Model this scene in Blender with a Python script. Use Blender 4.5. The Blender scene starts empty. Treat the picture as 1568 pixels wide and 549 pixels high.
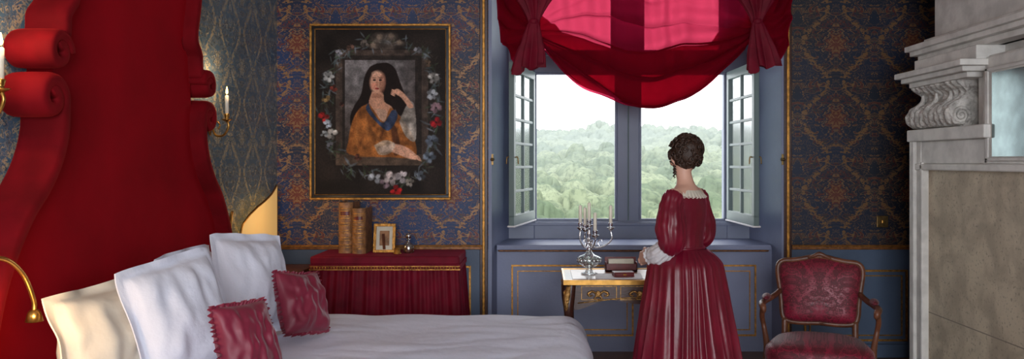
import bpy, bmesh, math, random
import numpy as np
from mathutils import Vector, Matrix, noise
random.seed(7); rng=np.random.RandomState(3)
scene=bpy.context.scene
PI=math.pi
def lin(r,g,b):
    f=lambda c:(c/255/12.92) if c/255<=0.04045 else ((c/255+0.055)/1.055)**2.4
    return (f(r),f(g),f(b),1)
# ---------------------------------------------------------------- materials
def newmat(name):
    m=bpy.data.materials.new(name); m.use_nodes=True
    nt=m.node_tree; b=nt.nodes['Principled BSDF']; return m,nt,b
def mat(name,col,rough=.6,metal=0,var=0.0,scale=20,bump=0,bscale=60,sheen=0,emis=None,estr=0,col2=None,stretch=(1,1,1),sheentint=None,bdist=.01,spec=None):
    m,nt,b=newmat(name)
    b.inputs['Base Color'].default_value=col; b.inputs['Roughness'].default_value=rough; b.inputs['Metallic'].default_value=metal
    if spec is not None: b.inputs['Specular IOR Level'].default_value=spec
    tc=nt.nodes.new('ShaderNodeTexCoord'); mp=nt.nodes.new('ShaderNodeMapping'); mp.inputs['Scale'].default_value=stretch
    nt.links.new(tc.outputs['Object'],mp.inputs['Vector'])
    n=nt.nodes.new('ShaderNodeTexNoise'); n.inputs['Scale'].default_value=scale; n.inputs['Detail'].default_value=5
    nt.links.new(mp.outputs[0],n.inputs['Vector'])
    r=nt.nodes.new('ShaderNodeMix'); r.data_type='RGBA'
    c2=col2 if col2 else tuple(max(0,c*(1-var)) for c in col[:3])+(1,)
    r.inputs[6].default_value=col; r.inputs[7].default_value=c2
    cr=nt.nodes.new('ShaderNodeMapRange'); cr.inputs[1].default_value=.38; cr.inputs[2].default_value=.62
    nt.links.new(n.outputs['Fac'],cr.inputs[0]); nt.links.new(cr.outputs[0],r.inputs[0]); nt.links.new(r.outputs[2],b.inputs['Base Color'])
    if bump:
        n2=nt.nodes.new('ShaderNodeTexNoise'); n2.inputs['Scale'].default_value=bscale; n2.inputs['Detail'].default_value=4
        nt.links.new(mp.outputs[0],n2.inputs['Vector'])
        bp=nt.nodes.new('ShaderNodeBump'); bp.inputs['Strength'].default_value=bump; bp.inputs['Distance'].default_value=bdist
        nt.links.new(n2.outputs['Fac'],bp.inputs['Height']); nt.links.new(bp.outputs[0],b.inputs['Normal'])
    if sheen:
        b.inputs['Sheen Weight'].default_value=sheen; b.inputs['Sheen Roughness'].default_value=.4
        if sheentint: b.inputs['Sheen Tint'].default_value=sheentint
    if emis:
        b.inputs['Emission Color'].default_value=emis; b.inputs['Emission Strength'].default_value=estr
    return m
class NG:
    def __init__(s,nt): s.nt=nt
    def m(s,op,a,b=None,c=None):
        n=s.nt.nodes.new('ShaderNodeMath'); n.operation=op
        for i,v in enumerate((a,b,c)):
            if v is None: continue
            if isinstance(v,(int,float)): n.inputs[i].default_value=v
            else: s.nt.links.new(v,n.inputs[i])
        return n.outputs[0]
    def mr(s,v,a,b):
        n=s.nt.nodes.new('ShaderNodeMapRange'); n.interpolation_type='SMOOTHSTEP'
        n.inputs[1].default_value=a; n.inputs[2].default_value=b; s.nt.links.new(v,n.inputs[0]); return n.outputs[0]
    def mix(s,f,a,b):
        n=s.nt.nodes.new('ShaderNodeMix'); n.data_type='RGBA'; s.nt.links.new(f,n.inputs[0])
        for i,v in ((6,a),(7,b)):
            if isinstance(v,tuple): n.inputs[i].default_value=v
            else: s.nt.links.new(v,n.inputs[i])
        return n.outputs[2]
    def noise(s,vec,scale,detail=3,dist=0,rough=.5):
        n=s.nt.nodes.new('ShaderNodeTexNoise'); n.inputs['Scale'].default_value=scale; n.inputs['Detail'].default_value=detail
        n.inputs['Distortion'].default_value=dist; n.inputs['Roughness'].default_value=rough
        s.nt.links.new(vec,n.inputs['Vector']); return n.outputs['Fac']
    def comb(s,x,y,z):
        n=s.nt.nodes.new('ShaderNodeCombineXYZ')
        for i,v in enumerate((x,y,z)):
            if isinstance(v,(int,float)): n.inputs[i].default_value=v
            else: s.nt.links.new(v,n.inputs[i])
        return n.outputs[0]
def damask(name,axis,W,H,bg,line,leaf,red,rough_bg=.6,rough_l=.4,metal=0,off=0.,zoff=0.,sheen=0,bg2=None,seed=0.,medr=.24,cover=.56,sc=1.):
    # mirror-symmetric woven pattern: noise sampled on a cylinder so that it repeats in height and mirrors about every column axis
    m,nt,b=newmat(name); g=NG(nt)
    tc=nt.nodes.new('ShaderNodeTexCoord'); sp=nt.nodes.new('ShaderNodeSeparateXYZ'); nt.links.new(tc.outputs['Object'],sp.inputs[0])
    A=g.m('DIVIDE',g.m('ADD',sp.outputs[axis],off),W); V=g.m('DIVIDE',g.m('ADD',sp.outputs[2],zoff),H)
    fu=g.m('PINGPONG',g.m('ADD',A,100.),.5); fu=g.m('MULTIPLY',fu,2.)
    th=g.m('MULTIPLY',V,2*PI); c=g.m('COSINE',th); s_=g.m('SINE',th)
    vec=g.comb(g.m('ADD',g.m('MULTIPLY',fu,1.15*sc),seed),g.m('MULTIPLY',c,.56*sc),g.m('MULTIPLY',s_,.56*sc))
    n1=g.noise(vec,2.0,1,1.8); n2=g.noise(vec,7.0,2,1.2); n3=g.noise(vec,3.4,0,2.6)
    og=g.m('ABSOLUTE',g.m('SUBTRACT',g.m('ADD',fu,g.m('MULTIPLY',g.m('SUBTRACT',n2,.5),.5)),g.m('ADD',.46,g.m('MULTIPLY',c,.34))))
    ogm=g.m('MULTIPLY',g.m('SUBTRACT',1.,g.mr(og,.05,.075)),g.mr(n3,.38,.44))
    scm=g.m('SUBTRACT',1.,g.mr(g.m('ABSOLUTE',g.m('SUBTRACT',n1,cover-.015)),.012,.020))
    vein=g.m('SUBTRACT',1.,g.mr(g.m('ABSOLUTE',g.m('SUBTRACT',n2,.5)),.03,.06))
    fill=g.m('MULTIPLY',g.mr(n1,cover,cover+.012),g.m('SUBTRACT',1.,vein))
    curl=g.m('MULTIPLY',g.m('SUBTRACT',1.,g.mr(g.m('ABSOLUTE',g.m('SUBTRACT',n3,.54)),.016,.028)),g.m('SUBTRACT',1.,g.mr(n1,cover-.10,cover-.04)))
    linem=g.m('MAXIMUM',ogm,g.m('MAXIMUM',scm,curl))
    dv=g.m('MULTIPLY',g.m('SUBTRACT',g.m('FRACT',g.m('ADD',V,100.)),.5),H/W*2)
    du=g.m('SUBTRACT',1.,fu)
    d=g.m('SQRT',g.m('ADD',g.m('MULTIPLY',g.m('MULTIPLY',dv,dv),.75),g.m('MULTIPLY',du,du)))
    ang=g.m('ARCTAN2',du,dv); d=g.m('ADD',d,g.m('ADD',g.m('MULTIPLY',g.m('COSINE',g.m('MULTIPLY',ang,8.)),.045),g.m('MULTIPLY',g.m('SUBTRACT',n2,.5),.35)))
    med=g.m('SUBTRACT',1.,g.mr(d,medr-.02,medr+.01)); ring=g.m('SUBTRACT',1.,g.mr(g.m('ABSOLUTE',g.m('SUBTRACT',d,medr*.6)),.02,.035))
    ring2=g.m('SUBTRACT',1.,g.mr(g.m('ABSOLUTE',g.m('SUBTRACT',d,medr+.05)),.010,.025))
    halo=g.m('SUBTRACT',1.,g.mr(d,medr+.12,medr+.16))
    fine=g.noise(tc.outputs['Object'],260,2); big=g.noise(tc.outputs['Object'],1.4,2)
    bgc=g.mix(g.mr(big,.35,.65),bg,bg2 or bg)
    leafc=g.mix(g.mr(n3,.46,.54),leaf,red)
    col=g.mix(fill,bgc,leafc); col=g.mix(linem,col,line); col=g.mix(halo,col,bgc); col=g.mix(med,col,red); col=g.mix(g.m('MAXIMUM',ring,ring2),col,line)
    dk=g.mix(g.mr(fine,.3,.7),(0,0,0,1),col)
    mx=nt.nodes.new('ShaderNodeMix'); mx.data_type='RGBA'; mx.inputs[0].default_value=.75; nt.links.new(dk,mx.inputs[6]); nt.links.new(col,mx.inputs[7])
    nt.links.new(mx.outputs[2],b.inputs['Base Color'])
    msk=g.m('MAXIMUM',fill,linem)
    nt.links.new(g.m('ADD',rough_bg,g.m('MULTIPLY',msk,rough_l-rough_bg)),b.inputs['Roughness'])
    if metal: nt.links.new(g.m('MULTIPLY',msk,metal),b.inputs['Metallic'])
    bp=nt.nodes.new('ShaderNodeBump'); bp.inputs['Strength'].default_value=.35; bp.inputs['Distance'].default_value=.002
    nt.links.new(msk,bp.inputs['Height']); nt.links.new(bp.outputs[0],b.inputs['Normal'])
    b.inputs['Sheen Weight'].default_value=sheen
    return m
M={}
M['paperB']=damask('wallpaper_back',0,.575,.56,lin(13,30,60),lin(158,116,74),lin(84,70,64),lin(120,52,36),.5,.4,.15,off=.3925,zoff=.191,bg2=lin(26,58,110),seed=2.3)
M['paperShaded']=damask('wallpaper_shaded',0,.575,.56,lin(9,20,38),lin(124,92,58),lin(62,54,50),lin(96,44,30),.5,.4,.15,off=.3925,zoff=.191,bg2=lin(14,32,60),seed=2.3)  # darker copy of the back paper, dimness of this side put into the colours
M['paperLit']=damask('wallpaper_lit',1,.40,.46,lin(84,118,146),lin(220,212,184),lin(142,156,162),lin(112,126,138),.30,.26,.35,off=.1,bg2=lin(64,104,136),seed=5.1,medr=.16,cover=.54,sc=1.2)  # paler paper, light reflected by the left wall put into the colours
M['dado']=mat('dado_paint',lin(78,95,120),.5,var=.15,scale=3,bump=.1)
M['lav']=mat('niche_paint',lin(130,138,168),.5,var=.12,scale=3,bump=.1)
M['frameblue']=mat('window_paint',lin(122,130,152),.45,var=.1,scale=4,bump=.05)
M['sash']=mat('sash_paint',lin(106,124,124),.4,var=.1,scale=5)
M['gold']=mat('gilding',lin(200,142,66),.38,.7,var=.5,scale=40,bump=.3,bscale=120)
M['goldwood']=mat('gilt_wood',lin(150,96,50),.4,.3,var=.5,scale=30,bump=.3)
M['brass']=mat('brass',lin(206,155,82),.28,.95,var=.25,scale=30)
M['agedbrass']=mat('aged_brass',lin(140,112,70),.4,.85,var=.4,scale=50)
M['bronze']=mat('bronze_mount',lin(200,152,92),.35,.9,var=.5,scale=60,bump=.6,bscale=110)
M['plaster']=mat('ceiling_plaster',lin(205,200,195),.8,var=.05)
M['velvet']=mat('red_velvet',lin(154,4,22),.9,var=.30,scale=1.6,bump=.25,bscale=4,sheen=.12,sheentint=lin(255,40,60),bdist=.02,spec=.12)
M['velvetrim']=mat('red_velvet_rim',lin(118,8,20),.85,var=.35,scale=6,bump=.15,bscale=300,sheen=.22,sheentint=lin(255,60,60),bdist=.002,spec=.12)
M['crimson']=mat('crimson_cloth',lin(118,12,38),.65,var=.3,scale=10,bump=.1,bscale=200,sheen=.12,sheentint=lin(255,80,120),spec=.2)
M['dress']=mat('crimson_silk',lin(120,12,40),.38,var=.3,scale=5,bump=.22,bscale=24,sheen=.2,sheentint=lin(255,110,150),spec=.5)
M['rose']=mat('rose_satin',lin(130,32,58),.5,var=.2,scale=7,bump=.08,bscale=30,sheen=.15)
M['linen']=mat('white_linen',lin(230,233,252),.75,var=.05,scale=4,bump=.45,bscale=7,bdist=.03)
M['linen2']=mat('pillow_linen',lin(224,227,242),.75,var=.05,scale=4,bump=.5,bscale=11,bdist=.02)
M['cream']=mat('cream_linen',lin(228,218,202),.75,var=.08,scale=4,bump=.4,bscale=8,bdist=.02)
M['glowpanel']=mat('glowing_cream_panel',lin(232,200,138),.6,var=.12,scale=5,emis=lin(255,200,120),estr=.38)  # cream panel, its lit look added as emission
M['darkwood']=mat('dark_wood',lin(70,38,30),.3,var=.4,scale=12,stretch=(1,8,8),bump=.1)
M['wood']=mat('walnut',lin(112,66,44),.4,var=.45,scale=14,bump=.2)
M['leather']=mat('desk_leather',lin(168,120,92),.3,var=.3,scale=20)
M['floor']=mat('oak_floor',lin(120,82,52),.35,var=.5,scale=6,stretch=(1,12,1),bump=.1)
M['stone']=mat('white_stone',lin(222,219,214),.6,var=.22,scale=9,bump=.25,bscale=30)
M['carved']=mat('carved_stone',lin(212,208,202),.65,var=.35,scale=18,bump=1.0,bscale=36,bdist=.02)
M['skin']=mat('skin',lin(222,172,150),.5,var=.08,scale=10)
M['hair']=mat('brown_hair',lin(66,44,33),.4,var=.5,scale=80,bump=.4,bscale=200)
M['white']=mat('white_cotton',lin(226,223,226),.7,var=.06,bump=.3,bscale=60)
M['wax']=mat('candle_wax',lin(240,232,214),.4)
M['flame']=mat('flame',lin(255,190,90),.5,emis=lin(255,190,90),estr=14)
M['silver']=mat('silver',lin(225,225,230),.18,1.0,var=.15)
M['book']=mat('old_leather',lin(160,112,72),.55,var=.5,scale=25,bump=.3)
M['redbook']=mat('red_leather',lin(104,22,22),.4,var=.3)
M['paper']=mat('paper',lin(215,208,190),.8,var=.1)
M['black']=mat('black_lacquer',lin(18,14,14),.3)
M['eye']=mat('eye',lin(60,40,30),.2)
M['lip']=mat('lip',lin(170,70,70),.5)
def glassmat(name,tint,fac,rough=.03):
    m,nt,b=newmat(name); o=nt.nodes['Material Output']
    t=nt.nodes.new('ShaderNodeBsdfTransparent'); t.inputs[0].default_value=tint
    gl=nt.nodes.new('ShaderNodeBsdfGlossy'); gl.inputs['Roughness'].default_value=rough; gl.inputs[0].default_value=(.95,.97,.96,1)
    mx=nt.nodes.new('ShaderNodeMixShader'); mx.inputs[0].default_value=fac
    nt.links.new(t.outputs[0],mx.inputs[1]); nt.links.new(gl.outputs[0],mx.inputs[2]); nt.links.new(mx.outputs[0],o.inputs[0]); return m
M['glass']=glassmat('window_glass',(.86,.93,.9,1),.12)
M['sashglass']=glassmat('old_casement_glass',(.8,.92,.88,1),.4,.12)
M['crystal']=glassmat('crystal',(.9,.92,.94,1),.45,.10)
M['mirror']=mat('old_mirror',lin(120,136,136),.15,.8,var=.25,scale=12)
def sheer():
    m,nt,b=newmat('sheer_crimson'); o=nt.nodes['Material Output']
    t=nt.nodes.new('ShaderNodeBsdfTransparent'); t.inputs[0].default_value=(.42,.030,.07,1)
    tl=nt.nodes.new('ShaderNodeBsdfTranslucent'); tl.inputs[0].default_value=(.36,.007,.04,1)
    d=nt.nodes.new('ShaderNodeBsdfDiffuse'); d.inputs[0].default_value=(.32,.008,.032,1)
    a=nt.nodes.new('ShaderNodeMixShader'); a.inputs[0].default_value=.42; nt.links.new(tl.outputs[0],a.inputs[1]); nt.links.new(d.outputs[0],a.inputs[2])
    lw=nt.nodes.new('ShaderNodeLayerWeight'); lw.inputs[0].default_value=.5
    mr=nt.nodes.new('ShaderNodeMapRange'); mr.inputs[3].default_value=.48; mr.inputs[4].default_value=1.
    nt.links.new(lw.outputs['Facing'],mr.inputs[0])
    mx=nt.nodes.new('ShaderNodeMixShader'); nt.links.new(mr.outputs[0],mx.inputs[0])
    nt.links.new(t.outputs[0],mx.inputs[1]); nt.links.new(a.outputs[0],mx.inputs[2]); nt.links.new(mx.outputs[0],o.inputs[0]); return m
M['sheer']=sheer()
M['chairfab']=damask('chair_damask',0,.34,.38,lin(92,4,26),lin(144,22,54),lin(132,16,46),lin(136,18,50),.6,.42,0,off=.17,zoff=-.02,sheen=.1,seed=1.,cover=.52)
def stonepanel():
    m,nt,b=newmat('limestone_blocks'); g=NG(nt)
    tc=nt.nodes.new('ShaderNodeTexCoord'); sp=nt.nodes.new('ShaderNodeSeparateXYZ'); nt.links.new(tc.outputs['Object'],sp.inputs[0])
    n=g.noise(tc.outputs['Object'],5,6,.5); n2=g.noise(tc.outputs['Object'],60,3)
    c=g.mix(g.mr(n,.35,.65),lin(206,192,168),lin(174,160,140)); c=g.mix(g.mr(n2,.55,.75),c,lin(148,138,122))
    j=g.m('PINGPONG',g.m('ADD',sp.outputs[2],.39),.45); jm=g.m('LESS_THAN',j,.003)
    c=g.mix(jm,c,lin(134,124,112)); nt.links.new(c,b.inputs['Base Color']); b.inputs['Roughness'].default_value=.7; return m
M['lime']=stonepanel()
# ---------------------------------------------------------------- mesh builder
def catmull(P,n=6):
    P=[Vector(p) for p in P]; out=[]
    Q=[P[0]*2-P[1]]+P+[P[-1]*2-P[-2]]
    for i in range(1,len(Q)-2):
        a,b,c,d=Q[i-1:i+3]
        for k in range(n):
            t=k/n; out.append(.5*((2*b)+(c-a)*t+(2*a-5*b+4*c-d)*t*t+(3*b-a-3*c+d)*t**3))
    out.append(P[-1].copy()); return out
class MB:
    def __init__(s): s.v=[];s.f=[];s.mi=[];s.sm=[];s.mats=[]
    def add(s,v,f,m,smooth=True,T=None):
        if m not in s.mats: s.mats.append(m)
        o=len(s.v); k=s.mats.index(m)
        s.v+= [tuple(T@Vector(p)) if T else tuple(p) for p in v]
        for a in f: s.f.append(tuple(i+o for i in a)); s.mi.append(k); s.sm.append(smooth)
    def box(s,x0,x1,y0,y1,z0,z1,m,T=None):
        v=[(x,y,z) for x in (x0,x1) for y in (y0,y1) for z in (z0,z1)]
        s.add(v,[(0,1,3,2),(4,6,7,5),(0,4,5,1),(2,3,7,6),(0,2,6,4),(1,5,7,3)],m,False,T)
    def grid(s,fn,nu,nv,m,T=None,closeu=False,smooth=True):
        v=[fn(i/(nu if closeu else nu-1),j/(nv-1)) for j in range(nv) for i in range(nu)]
        f=[]
        for j in range(nv-1):
            for i in range(nu if closeu else nu-1):
                a=j*nu+i;b=j*nu+(i+1)%nu; f.append((a,b,b+nu,a+nu))
        s.add(v,f,m,smooth,T)
    def rings(s,R,m,T=None,caps=True,smooth=True):
        n=len(R[0]); v=[p for r in R for p in r]; f=[]
        for j in range(len(R)-1):
            for i in range(n):
                a=j*n+i;b=j*n+(i+1)%n; f.append((a,b,b+n,a+n))
        if caps: f.append(tuple(range(n-1,-1,-1))); f.append(tuple((len(R)-1)*n+i for i in range(n)))
        s.add(v,f,m,smooth,T)
    def tube(s,P,r,m,n=10,sub=6,T=None,flat=1.0):
        if sub>1:
            if not isinstance(r,(int,float)):
                rr=[v for v in catmull([(x,0,0) for x in r],sub)]; rr=[max(1e-4,x.x) for x in rr]
            P=catmull(P,sub)
            if isinstance(r,(int,float)): rr=[r]*len(P)
        else:
            P=[Vector(p) for p in P]; rr=[r]*len(P) if isinstance(r,(int,float)) else r
        R=[]; up=None
        for i,p in enumerate(P):
            t=(P[min(i+1,len(P)-1)]-P[max(i-1,0)]); 
            if t.length<1e-9: t=Vector((0,0,1))
            t.normalize()
            if up is None: up=Vector((0,0,1)) if abs(t.z)<.9 else Vector((0,1,0))
            a=t.cross(up); 
            if a.length<1e-6: a=t.orthogonal()
            a.normalize(); b=a.cross(t).normalized(); up=b
            R.append([tuple(p+a*math.cos(2*PI*k/n)*rr[i]+b*math.sin(2*PI*k/n)*rr[i]*flat) for k in range(n)])
        s.rings(R,m,T)
    def lathe(s,prof,m,c=(0,0,0),n=24,T=None):
        s.rings([[(c[0]+r*math.cos(2*PI*k/n),c[1]+r*math.sin(2*PI*k/n),c[2]+z) for k in range(n)] for r,z in prof],m,T)
    def ell(s,c,r,m,n=20,T=None,fn=None):
        R=[]
        for j in range(n//2+1):
            ph=-PI/2+PI*j/(n//2); cp=max(math.cos(ph),.02)
            R.append([])
            for k in range(n):
                th=2*PI*k/n; q=Vector((math.cos(th)*cp,math.sin(th)*cp,math.sin(ph)))
                if fn: q=q*fn(q)
                R[-1].append((c[0]+r[0]*q.x,c[1]+r[1]*q.y,c[2]+r[2]*q.z))
        s.rings(R,m,T)
    def obj(s,name,bevel=0,loc=None,rot=None,parent=None,subsurf=0,seg=2):
        me=bpy.data.meshes.new(name); me.from_pydata(s.v,[],s.f)
        for m in s.mats: me.materials.append(m)
        me.polygons.foreach_set('material_index',s.mi); me.polygons.foreach_set('use_smooth',s.sm); me.update()
        bm=bmesh.new(); bm.from_mesh(me)
        bmesh.ops.recalc_face_normals(bm,faces=bm.faces); bm.to_mesh(me); bm.free()
        o=bpy.data.objects.new(name,me); scene.collection.objects.link(o)
        if bevel:
            b=o.modifiers.new('b','BEVEL'); b.width=bevel; b.segments=seg; b.limit_method='ANGLE'; b.angle_limit=math.radians(50)
        if subsurf:
            q=o.modifiers.new('s','SUBSURF'); q.levels=subsurf; q.render_levels=subsurf
        if loc: o.location=loc
        if rot: o.rotation_euler=rot
        if parent: o.parent=parent
        return o
def empty(name,loc=(0,0,0),rot=(0,0,0),sc=1):
    e=bpy.data.objects.new(name,None); e.location=loc; e.rotation_euler=rot; e.scale=(sc,)*3; e.empty_display_size=.1; scene.collection.objects.link(e); return e
def frame_mold(b,x0,x1,z0,z1,y,m,w=.018,d=.012):
    b.box(x0,x1,y-d,y,z1-w,z1,m); b.box(x0,x1,y-d,y,z0,z0+w,m); b.box(x0,x0+w,y-d,y,z0+w,z1-w,m); b.box(x1-w,x1,y-d,y,z0+w,z1-w,m)
# ---------------------------------------------------------------- room shell
b=MB(); b.box(-2.3,3.3,-2.5,6.9,-.1,0,M['floor']); b.obj('floor')
b=MB(); b.box(-2.3,3.3,-2.5,6.9,3.0,3.1,M['plaster']); b.obj('ceiling')
b=MB(); b.box(-2.2,-1.98,-2.3,6.8,0,3.0,M['paperLit']); b.obj('wall_left')
b=MB(); b.box(2.9,3.1,-2.3,6.8,0,3.0,M['paperShaded']); b.obj('wall_right')
b=MB(); b.box(-1.98,-.40,6.0,6.8,0,3.0,M['paperB']); b.box(1.81,2.9,6.0,6.8,0,3.0,M['paperShaded']); b.obj('wall_back')
b=MB(); fp=M['paperB']
b.box(-1.98,-1.0,-2.3,-2.1,0,3,fp); b.box(1.6,2.9,-2.3,-2.1,0,3,fp); b.box(-1.0,1.6,-2.3,-2.1,0,.7,M['dado']); b.box(-1.0,1.6,-2.3,-2.1,2.8,3,fp)
b.obj('wall_front')
b=MB(); frame_mold(b,-1.0,1.6,.7,2.8,-2.15,M['frameblue'],.08,.05); b.box(.26,.34,-2.2,-2.15,.7,2.8,M['frameblue']); b.box(-1,1.6,-2.2,-2.15,2.0,2.07,M['frameblue']); b.obj('added_fill_window')  # unseen window added behind the camera for the fill light
b=MB(); L=M['lav']
def prism(b,pts,z0,z1,m):
    n=len(pts); v=[(x,y,z0) for x,y in pts]+[(x,y,z1) for x,y in pts]
    b.add(v,[tuple(range(n))[::-1],tuple(range(n,2*n))]+[(i,(i+1)%n,(i+1)%n+n,i+n) for i in range(n)],m,False)
prism(b,[(-.40,5.985),(-.375,5.985),(-.27,6.62),(-.40,6.62)],0,3,L)
prism(b,[(1.81,5.985),(1.785,5.985),(1.70,6.62),(1.81,6.62)],0,3,L)
b.box(-.36,1.77,6.16,6.62,0,.80,L)
b.obj('wall_niche')
b=MB(); b.box(-.345,1.735,6.08,6.62,.785,.825,L); b.box(-.335,1.725,6.105,6.16,.770,.785,M['goldwood']); b.obj('trim_3',bevel=.006)
b=MB()
for x0,x1 in ((-.235,.70),(.80,1.64)):
    frame_mold(b,x0,x1,.12,.665,6.16,M['gold'],.012,.012); frame_mold(b,x0+.045,x1-.045,.165,.62,6.16,M['gold'],.007,.008)
b.obj('trim_4')
F=M['frameblue']; b=MB()
b.box(-.40,-.064,6.60,6.8,0,3,F); b.box(1.52,1.81,6.60,6.8,0,3,F); b.box(.62,.80,6.62,6.8,.9,3,F)
b.box(-.064,1.52,6.60,6.8,.8,.965,F); b.box(-.064,1.52,6.62,6.8,2.19,2.33,F); b.box(-.064,1.52,6.6,6.8,2.88,3,F)
for x0,x1 in ((-.064,.62),(.80,1.52)):
    frame_mold(b,x0,x1,.965,2.19,6.66,F,.02,.03); frame_mold(b,x0,x1,2.33,2.88,6.70,F,.05,.03)
    b.add([(x0,6.69,2.33),(x1,6.69,2.33),(x1,6.69,2.88),(x0,6.69,2.88)],[(0,1,2,3)],M['glass'],False)
b.box(.705,.715,6.605,6.62,.97,2.19,M['sash'])
b.box(-.27,1.7,6.585,6.605,.93,.955,F)
b.obj('window_1',bevel=.006)
def casement(name,h,free):
    h=Vector(h);f=Vector(free); w=(f-h).length; a=math.atan2((f-h).y,(f-h).x)
    b=MB(); m=M['sash']; H=1.2
    b.box(0,w,-.02,.02,0,.075,m); b.box(0,w,-.02,.02,H-.065,H,m); b.box(0,.055,-.02,.02,.06,H-.05,m); b.box(w-.055,w,-.02,.02,.06,H-.05,m)
    b.box(-.005,w+.005,-.03,.03,-.012,.0,M['white'])
    b.box(w/2-.011,w/2+.011,-.013,.013,.07,H-.06,m)
    for k in range(1,6):
        z=.07+(H-.13)*k/6; b.box(.05,w-.05,-.013,.013,z-.01,z+.01,m)
    b.add([(.05,0,.07),(w-.05,0,.07),(w-.05,0,H-.06),(.05,0,H-.06)],[(0,1,2,3)],M['sashglass'],False)
    b.tube([(w-.03,-.02,.5),(w-.03,-.04,.5),(w-.03,-.045,.45)],.005,M['agedbrass'],8)
    b.tube([(w-.03,.02,.5),(w-.03,.04,.5),(w-.03,.045,.45)],.005,M['agedbrass'],8)
    b.obj(name,bevel=.003,loc=(h.x,h.y,.985),rot=(0,0,a))
casement('window_casement',(-.075,6.58,0),(-.225,5.88,0))
casement('window_casement.001',(1.53,6.58,0),(1.565,5.86,0))
b=MB()
for x in (-.37,1.79):
    b.lathe([(.014,0),(.016,.003),(.008,.01),(.006,.024),(.012,.03),(.010,.04),(.002,.044)],M['agedbrass'],n=14,T=Matrix.Translation((x,5.985,1.47))@Matrix.Rotation(PI/2,4,'X'))
    b.box(x-.007,x+.007,5.975,5.985,1.43,1.51,M['agedbrass'])
b.obj('brass_shutter_latch')
b=MB(); G=M['gold']
b.box(-1.98,-.44,5.975,6.0,.80,.835,M['goldwood']); b.box(-1.98,-.44,5.968,6.0,.822,.83,G)
b.box(1.86,2.9,5.975,6.0,.80,.835,M['goldwood']); b.box(1.86,2.9,5.968,6.0,.822,.83,G)
b.obj('trim_1',bevel=.004)
b=MB()
b.box(-1.98,-.40,5.985,6.0,0,.80,M['dado']); b.box(1.81,2.9,5.985,6.0,0,.80,M['dado']); b.obj('wall_dado')
b=MB()
for x in (-.435,1.83):
    b.box(x-.010,x+.010,5.965,5.99,0,3,G); b.box(x-.03,x+.03,5.98,6.0,0,3,M['darkwood'])
b.obj('trim_2',bevel=.004)
b=MB(); frame_mold(b,-1.9,-.53,.14,.68,5.985,G,.014); frame_mold(b,1.95,2.72,.12,.65,5.985,G,.014); frame_mold(b,1.99,2.68,.16,.61,5.985,G,.007); b.obj('trim_5')
b=MB(); b.box(-1.98,-.44,5.96,5.99,0,.1,M['dado']); b.box(1.86,2.9,5.96,5.99,0,.1,M['dado']); b.obj('baseboard_back',bevel=.005)
b=MB(); b.box(-1.98,-1.96,-2.1,5.96,0,.1,M['dado']); b.obj('baseboard_left',bevel=.005)
b=MB(); b.box(2.495,2.58,5.985,6.0,.965,1.05,M['agedbrass']); b.box(2.53,2.55,5.975,5.985,.995,1.02,M['brass']); b.obj('light_switch',bevel=.003)
# ---------------------------------------------------------------- headboard
prof=[(0.0,3.0),(.48,2.99),(.64,2.92),(.68,2.75),(.64,2.55),(.59,2.38),(.57,2.25),(.54,2.14),(.50,2.09),(.52,2.04),(.585,2.02),(.60,1.96),(.60,1.84),(.61,1.74),(.60,1.66),(.61,1.56),(.65,1.46),(.72,1.36),(.82,1.26),(.91,1.13),(.98,.98),(1.02,.80),(1.02,.0)]
C0=3.68
e=empty('upholstered_headboard')
b=MB()
pp=[p for p in catmull([(0,a,z) for a,z in prof],4)]
ring=[(a.y,a.z) for a in pp]; full=[(C0+a,z) for a,z in ring]+[(C0-a,z) for a,z in ring[::-1][:-1]]
n=len(full); v=[(-1.875,y,z) for y,z in full]+[(-1.975,y,z) for y,z in full]
b.add(v,[tuple(range(n)),tuple(range(2*n-1,n-1,-1))]+[(i,(i+1)%n,(i+1)%n+n,i+n) for i in range(n)],M['velvet'],False)
b.obj('panel',parent=e)
def sweep(b,path,w,m,x0=-1.975,x1=-1.78):
    P=[Vector(p) for p in path]; R=[]
    for i,p in enumerate(P):
        t=P[min(i+1,len(P)-1)]-P[max(i-1,0)]; t.normalize(); nn=Vector((t.y,-t.x))
        sec=[]
        for k in range(20):
            a=2*PI*k/20; ca,sa=math.cos(a),math.sin(a)
            cx=math.copysign(abs(ca)**.5,ca); sx=math.copysign(abs(sa)**.5,sa)
            q=p+nn*cx*w/2; X=(x0+x1)/2+sx*(x1-x0)/2
            sec.append((X,q.x,q.y))
        R.append(sec)
    b.rings(R,m)
def spiral(cy,cz,r0,r1,a0,turns,n=34):
    return [(cy+(r0+(r1-r0)*k/n)*math.cos(a0+turns*2*PI*k/n),cz+(r0+(r1-r0)*k/n)*math.sin(a0+turns*2*PI*k/n)) for k in range(n+1)]
b=MB()
for sg in (1,-1):
    low=[(1.05,0),(1.05,.5),(1.04,.8),(1.0,.98),(.93,1.13),(.84,1.26),(.74,1.36),(.67,1.46),(.63,1.57),(.625,1.67)]
    lw=[(q.x,q.y) for q in catmull([(a,z,0) for a,z in low],6)]
    sp=spiral(.70,1.69,.075,.018,PI,-1.35)
    sweep(b,[(C0+sg*a,z) for a,z in lw+sp],.062,M['velvetrim'],x1=-1.80)
    up=spiral(.675,1.865,.018,.068,PI*1.0-1.35*2*PI,1.35)
    upl=[(.61,1.90),(.60,1.97),(.595,2.02),(.545,2.08),(.545,2.15),(.57,2.24),(.60,2.38),(.66,2.55),(.70,2.75),(.65,2.93),(.48,2.965),(0,2.965)]
    up2=[(q.x,q.y) for q in catmull([(a,z,0) for a,z in upl],5)]
    sweep(b,[(C0+sg*a,z) for a,z in up],.052,M['velvetrim'],x1=-1.79)
    sweep(b,[(C0+sg*a,z) for a,z in up2],.058,M['velvetrim'],x1=-1.81)
b.obj('scrolled_rim',parent=e)
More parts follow.
